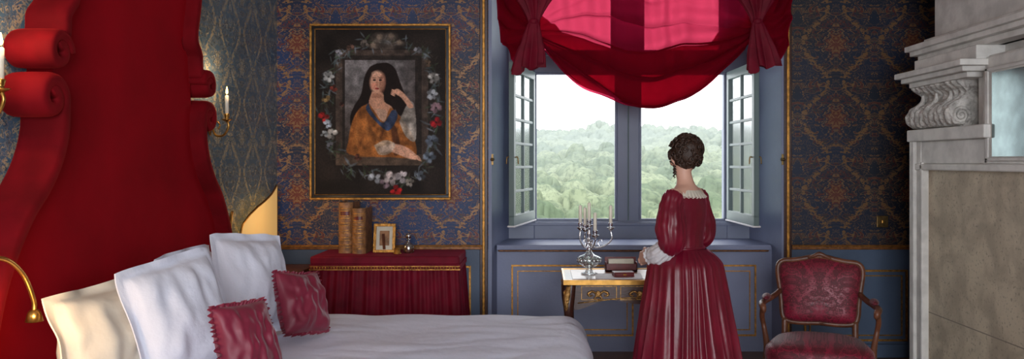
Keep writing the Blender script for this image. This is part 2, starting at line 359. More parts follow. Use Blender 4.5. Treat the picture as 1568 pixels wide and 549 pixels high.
# ---------------------------------------------------------------- bed
e=empty('double_bed')
BY0,BY1=2.74,4.66
b=MB(); b.box(-1.74,.12,BY0+.06,BY1-.06,.12,.44,M['darkwood'])
for x in (-1.6,.02):
    for y in (BY0+.15,BY1-.15): b.lathe([(.03,0),(.05,.06),(.04,.12)],M['darkwood'],(x,y,0),12)
b.obj('bed_base',bevel=.02,parent=e)
b=MB()
def fold(p,a,c,r=.10):
    if p<a+r:
        q=(a+r)-p
        if q<r*PI/2: return a+r-r*math.sin(q/r), r-r*math.cos(q/r)
        return a, r+q-r*PI/2
    if p>c-r:
        q=p-(c-r)
        if q<r*PI/2: return c-r+r*math.sin(q/r), r-r*math.cos(q/r)
        return c, r+q-r*PI/2
    return p,0
def duvet(u,v):
    px=-1.73+u*(1.98+.40); py=BY0-.40+v*(1.92+.80)
    X,d1=fold(px,-3,.25,.13); Y,d2=fold(py,BY0,BY1,.10)
    d=math.hypot(d1,d2); z=.578-min(d,.44)
    q=Vector((px*1.4,py*1.4,0)); nn=noise.noise(q)*.014+noise.noise(q*2.7)*.008
    q2=Vector((px*2.2+py*.9,py*5.5-px,3.)); nn+=abs(noise.noise(q2))*.014
    if d>.02:
        wob=.028*math.sin((px*(d2>d1)+py*(d1>=d2))*17+noise.noise(q)*4)*min(1,d*3)
        if d1>=d2: X+=wob
        else: Y+=wob*(1 if d2>0 and py>3.7 else -1)*.4
    return (X,Y,z+nn)
b.grid(duvet,110,130,M['linen']); b.obj('duvet',parent=e,subsurf=1)
b=MB(); b.box(-1.72,.10,BY0+.1,BY1-.1,.44,.54,M['linen2']); b.obj('mattress',bevel=.03,parent=e)
def pillow(name,c,wdir,lean,S,H,T,m,ruffle=None,flange=.86,roll=0,seed=0):
    w=Vector((wdir[0],wdir[1],0)).normalized(); nrm=Vector((w.y,-w.x,0))
    up=(Vector((0,0,1))*math.cos(lean)-nrm*math.sin(lean)); nr=w.cross(up); 
    R=Matrix((w,up,-nr)).transposed().to_4x4(); Tm=Matrix.Translation(c)@R@Matrix.Rotation(roll,4,'Z')
    b=MB()
    def side(sg):
        def fn(u,v):
            a=2*u-1;d=2*v-1
            cr=1-.05*(abs(a)**4)*(abs(d)**4)
            x=a*cr*S/2*(1-.045*math.cos(d*PI/2)); y=d*cr*H/2*(1-.045*math.cos(a*PI/2))-.012*math.cos(a*PI*.5+seed)*(d>0)*d
            fa=max(0,1-abs(a/flange)**2.6); fd=max(0,1-abs(d/flange)**2.6)
            t=T/2*(fa*fd)**.5*(1.08-.16*d)
            q=Vector((a*1.6+seed,d*1.6,sg+seed))
            t*=1+.25*noise.noise(q)
            zz=sg*(t+.003)+.014*noise.noise(Vector((a*2+seed*3,d*2,5)))+.014*noise.noise(Vector((a*5+seed*3,d*2.5,9)))*min(1,2*(fa*fd))
            zz+=.012*math.sin(a*9+seed+d*3)*max(0,max(abs(a),abs(d))-flange)*6
            return (x,y,zz)
        return fn
    b.grid(side(1),44,44,m,Tm); b.grid(side(-1),44,44,m,Tm)
    f1,f2=side(1),side(-1); per=[(k/43,0) for k in range(43)]+[(1,k/43) for k in range(43)]+[(1-k/43,1) for k in range(43)]+[(0,1-k/43) for k in range(43)]
    r1=[f1(*p) for p in per]; r2=[f2(*p) for p in per]
    b.rings([r1,r2],m,Tm,caps=False)
    if ruffle:
        def rf(u,v):
            k=u*len(per); i=int(k)%len(per); p=Vector(f1(*per[i])); p.z=0
            p2=Vector(f1(*per[(i+1)%len(per)])); p2.z=0; p=p.lerp(p2,k-int(k))
            o=p.normalized(); ph=u*2*PI*60+2.5*math.sin(u*31)+1.5*math.sin(u*77)
            q=p*.98+o*(.017+.003*math.sin(ph*.37))*v; q.z=.011*math.sin(ph+v)*(.2+v); return tuple(q)
        b.grid(rf,860,5,ruffle,Tm,closeu=True)
    return b.obj(name)
P=pillow
P('bed_pillow',(-1.60,3.00,.80),(.1,1),.26,.62,.44,.18,M['cream'],seed=1)
P('bed_pillow.001',(-1.41,3.14,.842),(.17,.55),.28,.52,.50,.18,M['linen2'],seed=2,roll=.05)
P('bed_pillow.002',(-1.60,3.70,.82),(0,1),.22,.60,.47,.18,M['linen2'],seed=3)
P('bed_pillow.003',(-1.42,3.98,.848),(.18,.5),.30,.52,.52,.18,M['linen2'],seed=4,roll=-.06)
P('ruffled_cushion',(-1.11,3.02,.765),(.16,.33),.22,.26,.32,.13,M['rose'],ruffle=M['rose'],flange=1.0,seed=5,roll=.08)
P('ruffled_cushion.001',(-1.18,3.94,.765),(.15,.33),.35,.30,.31,.13,M['rose'],ruffle=M['rose'],flange=1.0,seed=6,roll=-.12)
# ---------------------------------------------------------------- sconces
def flame(b,x,y,z,s=1):
    b.lathe([(.001,0),(.006*s,.006*s),(.0075*s,.014*s),(.005*s,.028*s),(.001,.045*s)],M['flame'],(x,y,z),10)
def sconce(name,Y):
    b=MB(); w=-1.98; m=M['brass']
    b.lathe([(.001,0),(.03,.002),(.034,.008),(.02,.016),(.012,.03),(.001,.034)],m,n=18,T=Matrix.Translation((w,Y+.02,1.68))@Matrix.Rotation(PI/2,4,'Y'))
    b.ell((w+.012,Y+.02,1.68),(.012,.022,.075),m,12)
    b.tube([(w+.02,Y+.02,1.67),(w+.05,Y+.01,1.61),(w+.10,Y+.005,1.61),(w+.13,Y,1.66),(w+.12,Y,1.70)],.0065,m,8)
    b.tube([(w+.03,Y+.02,1.66),(w+.05,Y+.015,1.69),(w+.075,Y+.01,1.67),(w+.065,Y+.01,1.645)],.004,m,6)
    b.lathe([(.006,0),(.012,.006),(.028,.014),(.030,.018),(.010,.02),(.012,.03),(.016,.045),(.016,.05)],m,(w+.12,Y,1.685),16)
    b.lathe([(.0105,0),(.0105,.11),(.007,.114),(.001,.114)],M['wax'],(w+.12,Y,1.73),12)
    b.lathe([(.0012,0),(.0012,.012)],M['black'],(w+.12,Y,1.843),6); flame(b,w+.12,Y,1.85)
    b.obj(name)
    l=bpy.data.lights.new('candle_light','POINT'); l.energy=3.0; l.color=(1,.66,.36); l.shadow_soft_size=.02
    o=bpy.data.objects.new(name+'_light',l); o.location=(w+.13,Y,1.93); scene.collection.objects.link(o)
sconce('wall_sconce',4.74)
sconce('wall_sconce.001',2.76)
def rlamp(name,Y,sg,k=1.):
    b=MB(); m=M['brass']; X=lambda x:-1.97+(x+1.97)*k
    b.lathe([(.001,0),(.03*k,0),(.03*k,.012),(.001,.014)],m,n=16,T=Matrix.Translation((-1.978,Y+sg*.22*k,1.0))@Matrix.Rotation(PI/2,4,'Y'))
    b.tube([(-1.965,Y+sg*.22*k,1.0),(X(-1.86),Y+sg*.24*k,1.06),(X(-1.76),Y+sg*.2*k,1.135),(X(-1.73),Y+sg*.12*k,1.14),(X(-1.72),Y+sg*.04*k,1.08),(X(-1.71),Y,.99),(X(-1.71),Y-sg*.005,.95)],.008,m,10)
    b.lathe([(.012,.0),(.02,-.01),(.028,-.04),(.026,-.04),(.01,-.01)],m,(X(-1.71),Y-sg*.005,.955),16)
    b.obj(name)
rlamp('brass_reading_lamp',2.70,-1); rlamp('brass_reading_lamp.001',4.84,1,.35)
def warm(name,loc,en,sz=.05,col=(1,.62,.28)):
    l=bpy.data.lights.new(name,'POINT'); l.energy=en; l.color=col; l.shadow_soft_size=sz
    o=bpy.data.objects.new(name,l); o.location=loc; scene.collection.objects.link(o)
warm('reading_lamp_bulb',(-1.62,2.52,.95),3.8)
warm('bedside_lamp_bulb',(-1.66,5.35,1.10),1.3,.08)
e=empty('bedside_wing_panel')  # curved wing panel beside the bed, made to glow by emission
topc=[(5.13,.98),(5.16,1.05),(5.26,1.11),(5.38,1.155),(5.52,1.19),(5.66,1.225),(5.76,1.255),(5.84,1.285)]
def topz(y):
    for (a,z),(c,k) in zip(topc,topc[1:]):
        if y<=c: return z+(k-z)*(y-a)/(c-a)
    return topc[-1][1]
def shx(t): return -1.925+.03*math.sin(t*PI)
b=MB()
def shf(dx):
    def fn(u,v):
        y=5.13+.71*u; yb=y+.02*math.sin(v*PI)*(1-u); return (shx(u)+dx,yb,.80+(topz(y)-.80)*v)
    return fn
b.grid(shf(0),40,14,M['glowpanel'],smooth=False); b.grid(shf(-.008),40,14,M['glowpanel'],smooth=False)
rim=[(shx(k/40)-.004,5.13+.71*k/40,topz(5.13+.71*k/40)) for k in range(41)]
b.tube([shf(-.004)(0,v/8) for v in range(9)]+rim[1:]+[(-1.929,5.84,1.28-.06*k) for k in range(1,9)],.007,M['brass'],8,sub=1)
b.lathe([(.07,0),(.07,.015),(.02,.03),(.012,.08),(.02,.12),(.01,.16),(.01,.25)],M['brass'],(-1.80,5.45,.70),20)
b.obj('glowing_wing',parent=e)
b=MB(); b.box(-1.95,-1.66,5.15,5.93,.66,.70,M['wood']); b.box(-1.94,-1.68,5.18,5.90,.55,.66,M['wood'])
for x in (-1.93,-1.69):
    for y in (5.2,5.88): b.tube([(x,y,.56),(x,y,.3),(x,y,0)],[.02,.014,.018],M['wood'],8)
b.obj('night_table',bevel=.006)
# ---------------------------------------------------------------- painting
def painting():
    X0,X1,Y0,Y1=483,685,44,299; W=X1-X0; Hh=Y1-Y0; K=2
    W*=K;Hh*=K
    img=np.zeros((Hh,W,3)); yy,xx=np.mgrid[0:Hh,0:W].astype(float); yy=yy/K+Y0; xx=xx/K+X0
    def nz(sc,seed):
        r=np.random.RandomState(seed); g=r.rand(int(260/sc)+4,int(210/sc)+4); fy=(yy-Y0)/sc; fx=(xx-X0)/sc; iy=fy.astype(int); ix=fx.astype(int); ty=fy-iy; tx=fx-ix
        ty=ty*ty*(3-2*ty);tx=tx*tx*(3-2*tx)
        return (g[iy,ix]*(1-ty)*(1-tx)+g[iy+1,ix]*ty*(1-tx)+g[iy,ix+1]*(1-ty)*tx+g[iy+1,ix+1]*ty*tx)
    N1=nz(22,1);N2=nz(7,2);N3=nz(1.6,4)
    img[:]=(42,35,32); img*= (0.7+.5*N1)[...,None]
    def put(mask,c,al=1.,tex=.25):
        c=np.array(c,float)[None,None]*(1-tex+2*tex*N2)[...,None]; mk=(mask*al)[...,None]; img[:]=img*(1-mk)+c*mk
    def rect(a,b_,c,d): return ((xx>=a)&(xx<=b_)&(yy>=c)&(yy<=d)).astype(float)
    def ell(cx,cy,rx,ry,rot=0,soft=.15):
        dx=xx-cx;dy=yy-cy;c,s=math.cos(rot),math.sin(rot); q=np.sqrt(((dx*c+dy*s)/rx)**2+((-dx*s+dy*c)/ry)**2); return np.clip((1+soft-q)/(2*soft),0,1)
    def poly(pts,bl=2):
        pc=[(p.x,p.y) for p in catmull([(x,y,0) for x,y in pts+[pts[0]]],4)]
        m=np.zeros_like(xx,bool); n=len(pc)
        for i in range(n):
            x1,y1=pc[i];x2,y2=pc[(i+1)%n]
            if y1==y2: continue
            m^=((y1>yy)!=(y2>yy))&(xx<(x2-x1)*(yy-y1)/(y2-y1)+x1)
        m=m.astype(float)
        for _ in range(bl): m=(m+np.roll(m,1,0)+np.roll(m,-1,0)+np.roll(m,1,1)+np.roll(m,-1,1))/5
        return m
    put(rect(516,656,78,252),(74,62,56)); put(rect(526,646,86,240),(48,41,38)); put(rect(530,636,93,236),(118,114,116))
    put(rect(530,636,130,236)*np.clip((yy-130)/90,0,1),(70,60,56)); put(rect(600,636,93,236)*np.clip((xx-600)/36,0,1),(62,54,52),.6); put(rect(516,656,236,252),(88,72,60),.8)
    hair=(30,20,18)
    put(poly([(578,98),(594,97),(606,106),(613,125),(622,150),(624,172),(612,176),(604,160),(590,110),(570,112),(563,130),(562,150),(556,168),(550,185),(540,195),(538,178),(544,162),(554,145),(559,120),(567,104)]),hair,1,.15)
    put(poly([(568,104),(600,102),(606,168),(562,170),(557,140)]),hair,1,.15)
    sk=(216,164,138)
    put(poly([(571,140),(587,142),(590,156),(602,166),(590,186),(574,172),(566,158)]),(200,148,122),1,.08)
    put(ell(579,126,11.5,17,.08),sk,1,.06); put(ell(587,128,5,15,.08),(146,96,78),.6,.05); put(ell(574,132,5,5),(220,140,118),.6,.05); put(ell(577,113,7,4),(230,186,160),.5,.05)
    put(ell(574.5,123,2.4,1.2),(40,24,24)); put(ell(583.5,123,2.4,1.2),(40,24,24)); put(ell(574,119.8,3.6,.7),(70,44,38),.8); put(ell(584,119.8,3.4,.7),(70,44,38),.8)
    put(poly([(579,121),(576.5,130),(580.5,131)],1),(158,104,84),.6); put(ell(578.5,136,3.2,1.3),(166,60,60)); put(ell(578,147,8,4),(140,92,74),.5)
    oc=(150,90,44)
    put(poly([(566,158),(552,166),(541,185),(535,215),(537,236),(600,240),(636,240),(636,215),(624,192),(608,172),(598,166),(588,186)]),oc,1,.3)
    for a in range(9): put(ell(548+a*8,205+8*math.sin(a*2.1),1.8,20,.35*math.sin(a*1.7),.5),(90,50,28) if a%2 else (184,120,66),.55,.2)
    put(poly([(545,195),(560,182),(575,200),(590,225),(580,238),(540,236)]),(172,108,56),.45,.3)
    put(poly([(600,190),(608,196),(614,228),(604,236)]),(84,48,30),.8,.3)
    put(poly([(565,157),(572,172),(588,188),(602,168),(610,178),(596,200),(578,187),(562,168)]),(54,66,94),1,.35)
    put(poly([(577,166),(593,170),(590,186),(581,180)]),(192,154,132),1,.06)
    put(poly([(612,186),(624,160),(634,158),(638,190),(636,216),(622,208)]),(168,160,152),.85,.4)
    put(poly([(627,166),(617,152),(606,141),(610,136),(622,146),(634,163)]),sk,1,.06); put(ell(609,142,6,3,.8),sk)
    for k in range(4): put(ell(604-k*.5,139+k*2.2,4,1.1,.5),sk)
    put(poly([(580,226),(600,219),(622,224),(638,236),(640,243),(626,242),(600,232),(586,234)]),sk,1,.08); put(ell(632,239,7,3.4,.5),sk)
    for k in range(4): put(ell(639+k*1.2,240+k*2-2,5,1.2,.4),sk)
    put(poly([(574,222),(590,214),(606,220),(598,234),(582,236)]),(178,168,156),.7,.4)
    r=np.random.RandomState(11)
    def flower(x,y,s,c):
        for k in range(11):
            a=r.rand()*6.3; put(ell(x+math.cos(a)*s*.6,y+math.sin(a)*s*.5,s*.42,s*.3,a,.3),np.array(c)*(.5+.6*r.rand()),.85,.3)
        put(ell(x,y,s*.2,s*.18),np.array(c)*.35,.8)
    def leaf(x,y,s,c):
        a=r.rand()*3.1; put(ell(x,y,s,s*.2,a,.3),c,.7,.3)
    path=[(590,262),(550,268),(520,245),(507,215),(502,180),(502,150),(506,118),(520,84),(548,70),(590,62),(630,70),(655,88),(664,118),(668,150),(668,187),(664,220),(655,255),(630,275),(600,278)]
    for i in range(len(path)-1):
        for k in range(19):
            t=r.rand(); x=path[i][0]*(1-t)+path[i+1][0]*t+r.randn()*5.5; y=path[i][1]*(1-t)+path[i+1][1]*t+r.randn()*5.5
            leaf(x,y,4+4*r.rand(),[(64,76,56),(80,92,94),(60,56,48),(100,108,116)][r.randint(4)])
    for x,y,s,c in [(505,118,9,(220,220,220)),(513,135,6,(140,64,52)),(500,150,7,(160,130,86)),(497,180,9,(180,42,42)),(503,190,7,(180,190,205)),(510,205,9,(216,210,205)),(508,222,6,(120,120,130)),(550,240,6,(110,66,54)),
        (575,272,10,(170,175,185)),(590,280,8,(130,110,120)),(600,272,12,(225,210,210)),(617,270,10,(215,205,210)),(607,290,9,(185,32,34)),(628,278,7,(190,180,170)),(645,268,8,(118,126,138)),(658,240,10,(136,150,168)),(662,215,10,(126,138,158)),
        (668,187,9,(200,38,48)),(668,165,9,(184,146,158)),(662,145,9,(205,210,220)),(664,120,9,(215,210,205)),(655,98,6,(130,105,86)),(520,82,6,(160,160,170)),(538,74,6,(120,88,76)),(560,68,7,(130,118,110)),(640,78,6,(150,150,160)),(525,160,4,(80,50,44)),(498,205,6,(160,165,170))]:
        flower(x,y,s,c)
    for x,y,rx,ry in [(582,60,11,8),(600,58,9,7),(592,72,16,6),(575,72,8,4),(612,68,9,4)]: put(ell(x,y,rx,ry,0,.4),(106,94,86),.75,.4)
    for x,y in ((582,58),(600,56),(612,66),(572,70)): put(ell(x,y,4,4,0,.4),(144,126,110),.7,.2)
    img[:]*= (0.88+.24*N3)[...,None]
    return np.clip(img,0,255)/255
img=painting()
lim=np.where(img<=.04045,img/12.92,((img+.055)/1.055)**2.4)
e=empty('framed_portrait_painting')
px0,px1,pz0,pz1=-1.692,-.707,1.20,2.445; Hh,W,_=img.shape
V=np.zeros((Hh,W,3)); V[...,0]=px0+(px1-px0)*np.arange(W)[None]/(W-1); V[...,1]=5.962; V[...,2]=pz1-(pz1-pz0)*np.arange(Hh)[:,None]/(Hh-1)
Fc=[(j*W+i,(j+1)*W+i,(j+1)*W+i+1,j*W+i+1) for j in range(Hh-1) for i in range(W-1)]
me=bpy.data.meshes.new('canvas'); me.from_pydata(V.reshape(-1,3).tolist(),[],Fc)
ca=me.color_attributes.new('paint','FLOAT_COLOR','POINT'); ca.data.foreach_set('color',np.concatenate([lim.reshape(-1,3),np.ones((W*Hh,1))],1).astype(np.float32).ravel())
m,nt,bs=newmat('oil_paint'); at=nt.nodes.new('ShaderNodeVertexColor'); at.layer_name='paint'; nt.links.new(at.outputs[0],bs.inputs['Base Color']); bs.inputs['Roughness'].default_value=.6; bs.inputs['Specular IOR Level'].default_value=.15
me.materials.append(m); o=bpy.data.objects.new('canvas',me); scene.collection.objects.link(o); o.parent=e
b=MB(); frame_mold(b,-1.722,-.677,1.172,2.473,5.975,M['gold'],.016,.035); frame_mold(b,-1.708,-.691,1.186,2.459,5.99,M['black'],.022,.04); frame_mold(b,-1.688,-.711,1.206,2.439,5.965,M['gold'],.006,.012)
b.box(-1.715,-.684,5.965,5.995,1.18,2.465,M['black']); b.obj('frame',bevel=.004,parent=e)
# ---------------------------------------------------------------- draped console table
e=empty('draped_side_table')
tx0,tx1,ty0,ty1=-1.59,-.565,5.50,5.95
b=MB(); b.box(tx0,tx1,ty0,ty1,.745,.805,M['crimson']); b.obj('top',bevel=.012,parent=e)
b=MB(); b.box(tx0-.004,tx1+.004,ty0-.006,ty0,.715,.75,M['crimson']); b.box(tx1,tx1+.006,ty0,ty1,.715,.75,M['crimson'])
for k in range(52): b.ell((tx0+.01+(tx1-tx0-.02)*k/51,ty0-.007,.727),(.007,.006,.007),M['gold'],8)
b.box(tx0-.004,tx1+.004,ty0-.008,ty0-.004,.712,.719,M['gold']); b.box(tx0-.004,tx1+.004,ty0-.008,ty0-.004,.735,.741,M['gold']); b.obj('studded_band',parent=e)
b=MB()
def skirt(u,v):
    L1=ty1-ty0; L2=tx1-tx0; s=u*(2*L1+L2); fl=.05*v
    amp=.005+.018*v; w=amp*math.sin(s*46+2.2*math.sin(s*7)+1.1*math.sin(s*17))+.005*math.sin(s*121)
    z=.745*(1-v)+.01
    if s<L1: return (tx0+.01-fl-w,ty1-s,z)
    if s<L1+L2:
        k=(s-L1)/L2; return (tx0+.01-fl+(L2-.02+2*fl)*k,ty0+.012-fl-w,z)
    return (tx1-.01+fl+w,ty0+(s-L1-L2),z)
b.grid(skirt,420,14,M['crimson']); b.obj('pleated_skirt',parent=e)
def book(name,x0,x1,y0,y1,z0,z1):
    b=MB(); m=M['book']; w=x1-x0
    b.box(x0,x0+.006,y0+.004,y1,z0,z1,m); b.box(x1-.006,x1,y0+.004,y1,z0,z1,m); b.box(x0+.004,x1-.004,y0+.01,y1-.006,z0+.005,z1-.008,M['paper'])
    R=[]
    for z in (z0,z1): R.append([(x0+w/2-w/2*math.cos(PI*k/14),y0+.012-.034*math.sin(PI*k/14),z) for k in range(15)]+[(x1,y0+.018,z),(x0,y0+.018,z)])
    b.rings(R,m,smooth=False)
    for k in range(1,7):
        z=z0+(z1-z0)*k/7
        for zz,h,o,mm in ((z,.006,.005,m),(z+.009,.002,.0012,M['gold']),(z-.009,.002,.0012,M['gold'])):
            R=[[(x0+w/2-(w/2+o*.3)*math.cos(PI*q/14),y0+.012-(.034+o)*math.sin(PI*q/14),z_) for q in range(15)]+[(x1,y0+.018,z_),(x0,y0+.018,z_)] for z_ in (zz-h,zz+h)]
            b.rings(R,mm,smooth=False)
    z=z0+(z1-z0)*5.5/7
    R=[[(x0+w/2-(w/2)*.8*math.cos(PI*q/14),y0+.012-(.0352)*math.sin(PI*(.1+.8*q/14)),z_) for q in range(15)]+[(x1-.012,y0+.018,z_),(x0+.012,y0+.018,z_)] for z_ in (z-.014,z+.014)]
    b.rings(R,M['redbook'],smooth=False)
    b.obj(name)
book('antique_book',-1.445,-1.345,5.70,5.93,.806,1.165); book('antique_book.001',-1.338,-1.245,5.66,5.88,.806,1.125)
b=MB(); T=Matrix.Translation((-1.125,5.72,.807))@Matrix.Rotation(-.16,4,'X')
for a in ((-.078,.078,0,.02),(-.078,.078,.185,.205),(-.078,-.058,.02,.185),(.058,.078,.02,.185)): b.box(a[0],a[1],-.012,.008,a[2],a[3],M['gold'],T)
b.box(-.06,.06,-.002,.004,.018,.187,M['paper'],T); b.box(-.035,.035,-.004,-.001,.05,.155,M['book'],T); b.box(-.01,.01,.008,.012,0,.14,M['wood'],T@Matrix.Rotation(.45,4,'X'))
b.obj('small_picture_frame',bevel=.003)
b=MB(); b.lathe([(.001,0),(.036,0),(.04,.01),(.04,.05),(.03,.066),(.012,.072),(.010,.09),(.016,.094),(.016,.1),(.001,.1)],M['crystal'],(-.95,5.72,.806),20)
b.lathe([(.001,.004),(.033,.004),(.035,.036),(.001,.036)],M['book'],(-.95,5.72,.806),16); b.ell((-.95,5.72,.925),(.02,.02,.024),M['silver'],12); b.obj('perfume_bottle')
b=MB(); b.lathe([(.001,0),(.03,0),(.03,.004),(.022,.01),(.024,.04),(.001,.045)],M['gold'],(-1.02,5.66,.806),16); b.obj('gilt_trinket_box')
# ---------------------------------------------------------------- curtain
e=empty('swagged_red_curtain'); b=MB(); T1,T2=-.06,1.55; zt=2.43
def swag(u,v):
    X=T1+(T2-T1)*u; s=1-abs(2*u-1)**2.1; Bz=zt-.05-.53*s
    z=3.0+(Bz-3.0)*v
    w=(zt-z)/(s*.57+.06)
    amp=0.
    if w>-.5: amp=min(1,(w+.5)/.9)
    ph=w*20+1.4*math.sin(u*4.4+.6)+noise.noise(Vector((u*3,w*1.4,0)))*3.6
    y=5.86-.13*s*v*v-.055*amp*(.4+.6*s)*(math.sin(ph)+.35*math.sin(2*ph+u*5))
    z2=z+.050*amp*(.25+.75*s)*math.cos(ph)*(1 if v<.985 else .4)
    y+=.028*math.sin(u*52+4*noise.noise(Vector((u*5,v,1))))*(1-v)**.6
    y+=.014*noise.noise(Vector((u*14,v*9,3)))
    x=X+.02*noise.noise(Vector((u*3,v*3,8)))
    z2+=.012*noise.noise(Vector((u*7,3,0)))*v
    return (x,y,z2)
b.grid(swag,170,260,M['sheer'])
# second, looser layer of the gathered lower part: its folds fall between those of the first
def swag2(u,v):
    p=swag(u,1-.34*v); q=swag(u,max(0,1-.34*v-.02))
    return (p[0],q[1]+.05,p[2]-.01)
b.grid(swag2,150,90,M['sheer'])
def sidep(xo,xt,zb,sd):
    def fn(u,v):
        X=xo+(xt-xo)*u; dip=math.sin(min(1,u*1.05)*PI*.75+.35)
        Bz=zt-.02-(zt-zb)*max(0,dip)*(1-u**3)
        z=3.0+(Bz-3.0)*v
        dx=(xt-X)*math.copysign(1,xt-xo); dz=z-(zt)
        ang=math.atan2(dz,dx+.03); rad=math.hypot(dx,dz)
        ph=ang*11+u*4+2.5*noise.noise(Vector((u*3,v*2,sd)))
        y=5.85-.07*math.sin(u*PI)*v-.035*min(1,rad*4)*math.sin(ph)
        return (X+(xo-xt)*.14*math.sin(v*PI)*(1-u)+.03*math.cos(ph)*min(1,rad*3)*u*(1-u)*4,y,z+.025*math.cos(ph)*min(1,rad*3)*(1-u*.5))
    return fn
for args in ((-.30,T1,2.20,1.),(1.79,T2,2.17,7.)):
    f_=sidep(*args); b.grid(f_,70,90,M['sheer']); b.grid(lambda u,v,f_=f_:(lambda p:(p[0]+.01,p[1]+.03,p[2]-.01))(f_(u,1-.75*v)),70,50,M['sheer'])
b.obj('swag_cloth',parent=e)
b=MB()
for xt,dr,zb in ((T1,-.04,2.12),(T2,.05,2.13)):
    def tail(u,v,xt=xt,dr=dr,zb=zb):
        a=u*2*PI; r=.030+.052*v**.7; rr=r*(1+.38*math.sin(a*9+1.5*math.sin(a*2+v))*min(1,v*1.5))
        return (xt+dr*v+rr*math.cos(a)*1.15,5.78+rr*math.sin(a)*.55,zt+.03+(zb-zt-.03)*v*(1+.06*math.sin(a*5+2))+.03*math.cos(a)*v)
    b.grid(tail,150,20,M['crimson'],closeu=True)
    def puff(u,v,xt=xt):
        a=u*2*PI; r=.03+.09*v**1.3; k=1+.3*math.sin(a*9+2*v); return (xt+r*k*math.cos(a),5.80+r*.5*math.sin(a)*k,zt+.02+.20*v)
    b.grid(puff,120,10,M['crimson'],closeu=True)
    b.lathe([(.028,-.018),(.034,-.01),(.034,.01),(.028,.018)],M['crimson'],(xt,5.785,zt+.03),18)
b.obj('gathered_tails',parent=e)
b=MB(); b.tube([(-.34,5.88,2.96),(1.80,5.88,2.96)],.012,M['brass'],10,sub=1); b.obj('rod',parent=e)
# ---------------------------------------------------------------- fireplace
e=empty('stone_fireplace'); b=MB(); S=M['stone']
b.box(2.56,2.9,3.0,5.10,0,3,S)
b.box(2.52,2.9,3.0,5.16,2.10,3,S)
b.box(2.43,2.9,3.0,5.17,0,1.43,M['lime'])
b.box(2.375,2.9,5.14,5.20,0,1.64,S); b.box(2.395,2.9,5.08,5.14,0,1.60,S); b.box(2.385,2.9,5.05,5.08,0,1.45,S)
b.box(2.385,2.9,3.0,5.2,1.40,1.44,S); b.box(2.40,2.9,4.33,5.19,1.44,1.58,S); b.box(2.365,2.9,4.30,5.215,1.58,1.655,S)
b.obj('surround',bevel=.008,parent=e)
b=MB()
b.box(2.47,2.56,3.0,4.55,1.655,2.04,S); b.box(2.455,2.47,3.0,4.48,1.66,2.03,S)
b.obj('overmantel_panel',bevel=.006,parent=e)
b=MB(); b.box(2.40,2.46,3.0,4.36,1.44,1.96,S); b.box(2.39,2.40,3.0,4.34,1.455,1.475,S); b.box(2.39,2.40,3.0,4.34,1.935,1.955,S); b.box(2.39,2.40,4.31,4.34,1.455,1.955,S)
b.obj('mirror_frame',bevel=.005,parent=e)
b=MB(); b.box(2.396,2.402,3.05,4.28,1.48,1.925,M['mirror']); b.obj('mirror_glass',parent=e)
b=MB()
for (xp,y1,z0,z1) in ((2.44,5.22,2.10,2.135),(2.40,5.25,2.135,2.165),(2.375,5.27,2.165,2.20),(2.47,5.2,2.20,2.24)): b.box(xp,2.9,3.0,y1,z0,z1,S)
for (xp,y0,y1,z0,z1) in ((2.30,4.42,5.25,1.985,2.02),(2.33,4.45,5.22,1.955,1.985),(2.37,4.48,5.19,1.925,1.955),(2.40,4.44,5.18,2.02,2.10)): b.box(xp,2.9,y0,y1,z0,z1,S)
b.box(2.50,2.9,3.0,5.19,2.5,2.53,S); b.box(2.48,2.9,3.0,5.21,2.53,2.6,S); b.box(2.54,2.57,3.2,5.0,2.3,2.31,S)
b.obj('cornice',bevel=.008,parent=e)
b=MB()
pf=[(2.56,1.925),(2.39,1.925),(2.395,1.90),(2.43,1.875),(2.445,1.85),(2.42,1.82),(2.375,1.795),(2.345,1.755),(2.345,1.71),(2.37,1.672),(2.42,1.658),(2.56,1.656)]
q=[(p.x,p.y) for p in catmull([(x,z,0) for x,z in pf],5)]
R=[]
for k in range(61):
    y=4.62+(5.16-4.62)*k/60; R.append([(x+((.010*math.sin(k*.9+z*30)+.008*noise.noise(Vector((x*30,y*30,z*30)))) if x<2.5 else 0),y,z) for x,z in q])
b.rings(R,M['carved'])
for y in (4.62,5.16):
    b.tube([(2.41+.05*(1-t/30)*math.cos(t*.5),y,1.72+.05*(1-t/30)*math.sin(t*.5)) for t in range(26)],.010,M['carved'],8,sub=1)
for k in range(3):
    y=4.72+.17*k; b.tube([(2.40,y,1.87),(2.40,y+.01,1.82),(2.35,y+.015,1.76),(2.35,y+.01,1.71)],[.006,.016,.022,.008],M['carved'],10)
b.obj('console_bracket',parent=e)
# ---------------------------------------------------------------- writing desk
e=empty('writing_desk'); dx0,dx1,dy0,dy1=.13,1.02,4.70,5.22
b=MB(); b.box(dx0,dx1,dy0,dy1,.735,.757,M['darkwood']); b.box(dx0+.05,dx1-.05,dy0+.05,dy1-.05,.757,.760,M['leather'])
for a in ((dx0-.006,dx1+.006,dy0-.006,dy0+.006),(dx0-.006,dx1+.006,dy1-.006,dy1+.006),(dx0-.006,dx0+.006,dy0,dy1),(dx1-.006,dx1+.006,dy0,dy1)): b.box(a[0],a[1],a[2],a[3],.732,.762,M['brass'])
b.obj('top',bevel=.003,parent=e)
b=MB()
def apron(x0,x1,y):
    R=[]
    for k in range(31):
        t=k/30; x=x0+(x1-x0)*t; zb=.60+.035*math.sin(t*PI)**2-.02*math.cos(t*4*PI)
        R.append([(x,y,zb),(x,y+.018,zb),(x,y+.018,.735),(x,y,.735)])
    b.rings(R,M['darkwood'],smooth=False)
apron(dx0+.05,dx1-.05,dy0+.03); apron(dx0+.05,dx1-.05,dy1-.05)
b.box(dx0+.03,dx0+.05,dy0+.05,dy1-.05,.59,.735,M['darkwood']); b.box(dx1-.05,dx1-.03,dy0+.05,dy1-.05,.59,.735,M['darkwood'])
b.obj('apron',parent=e)
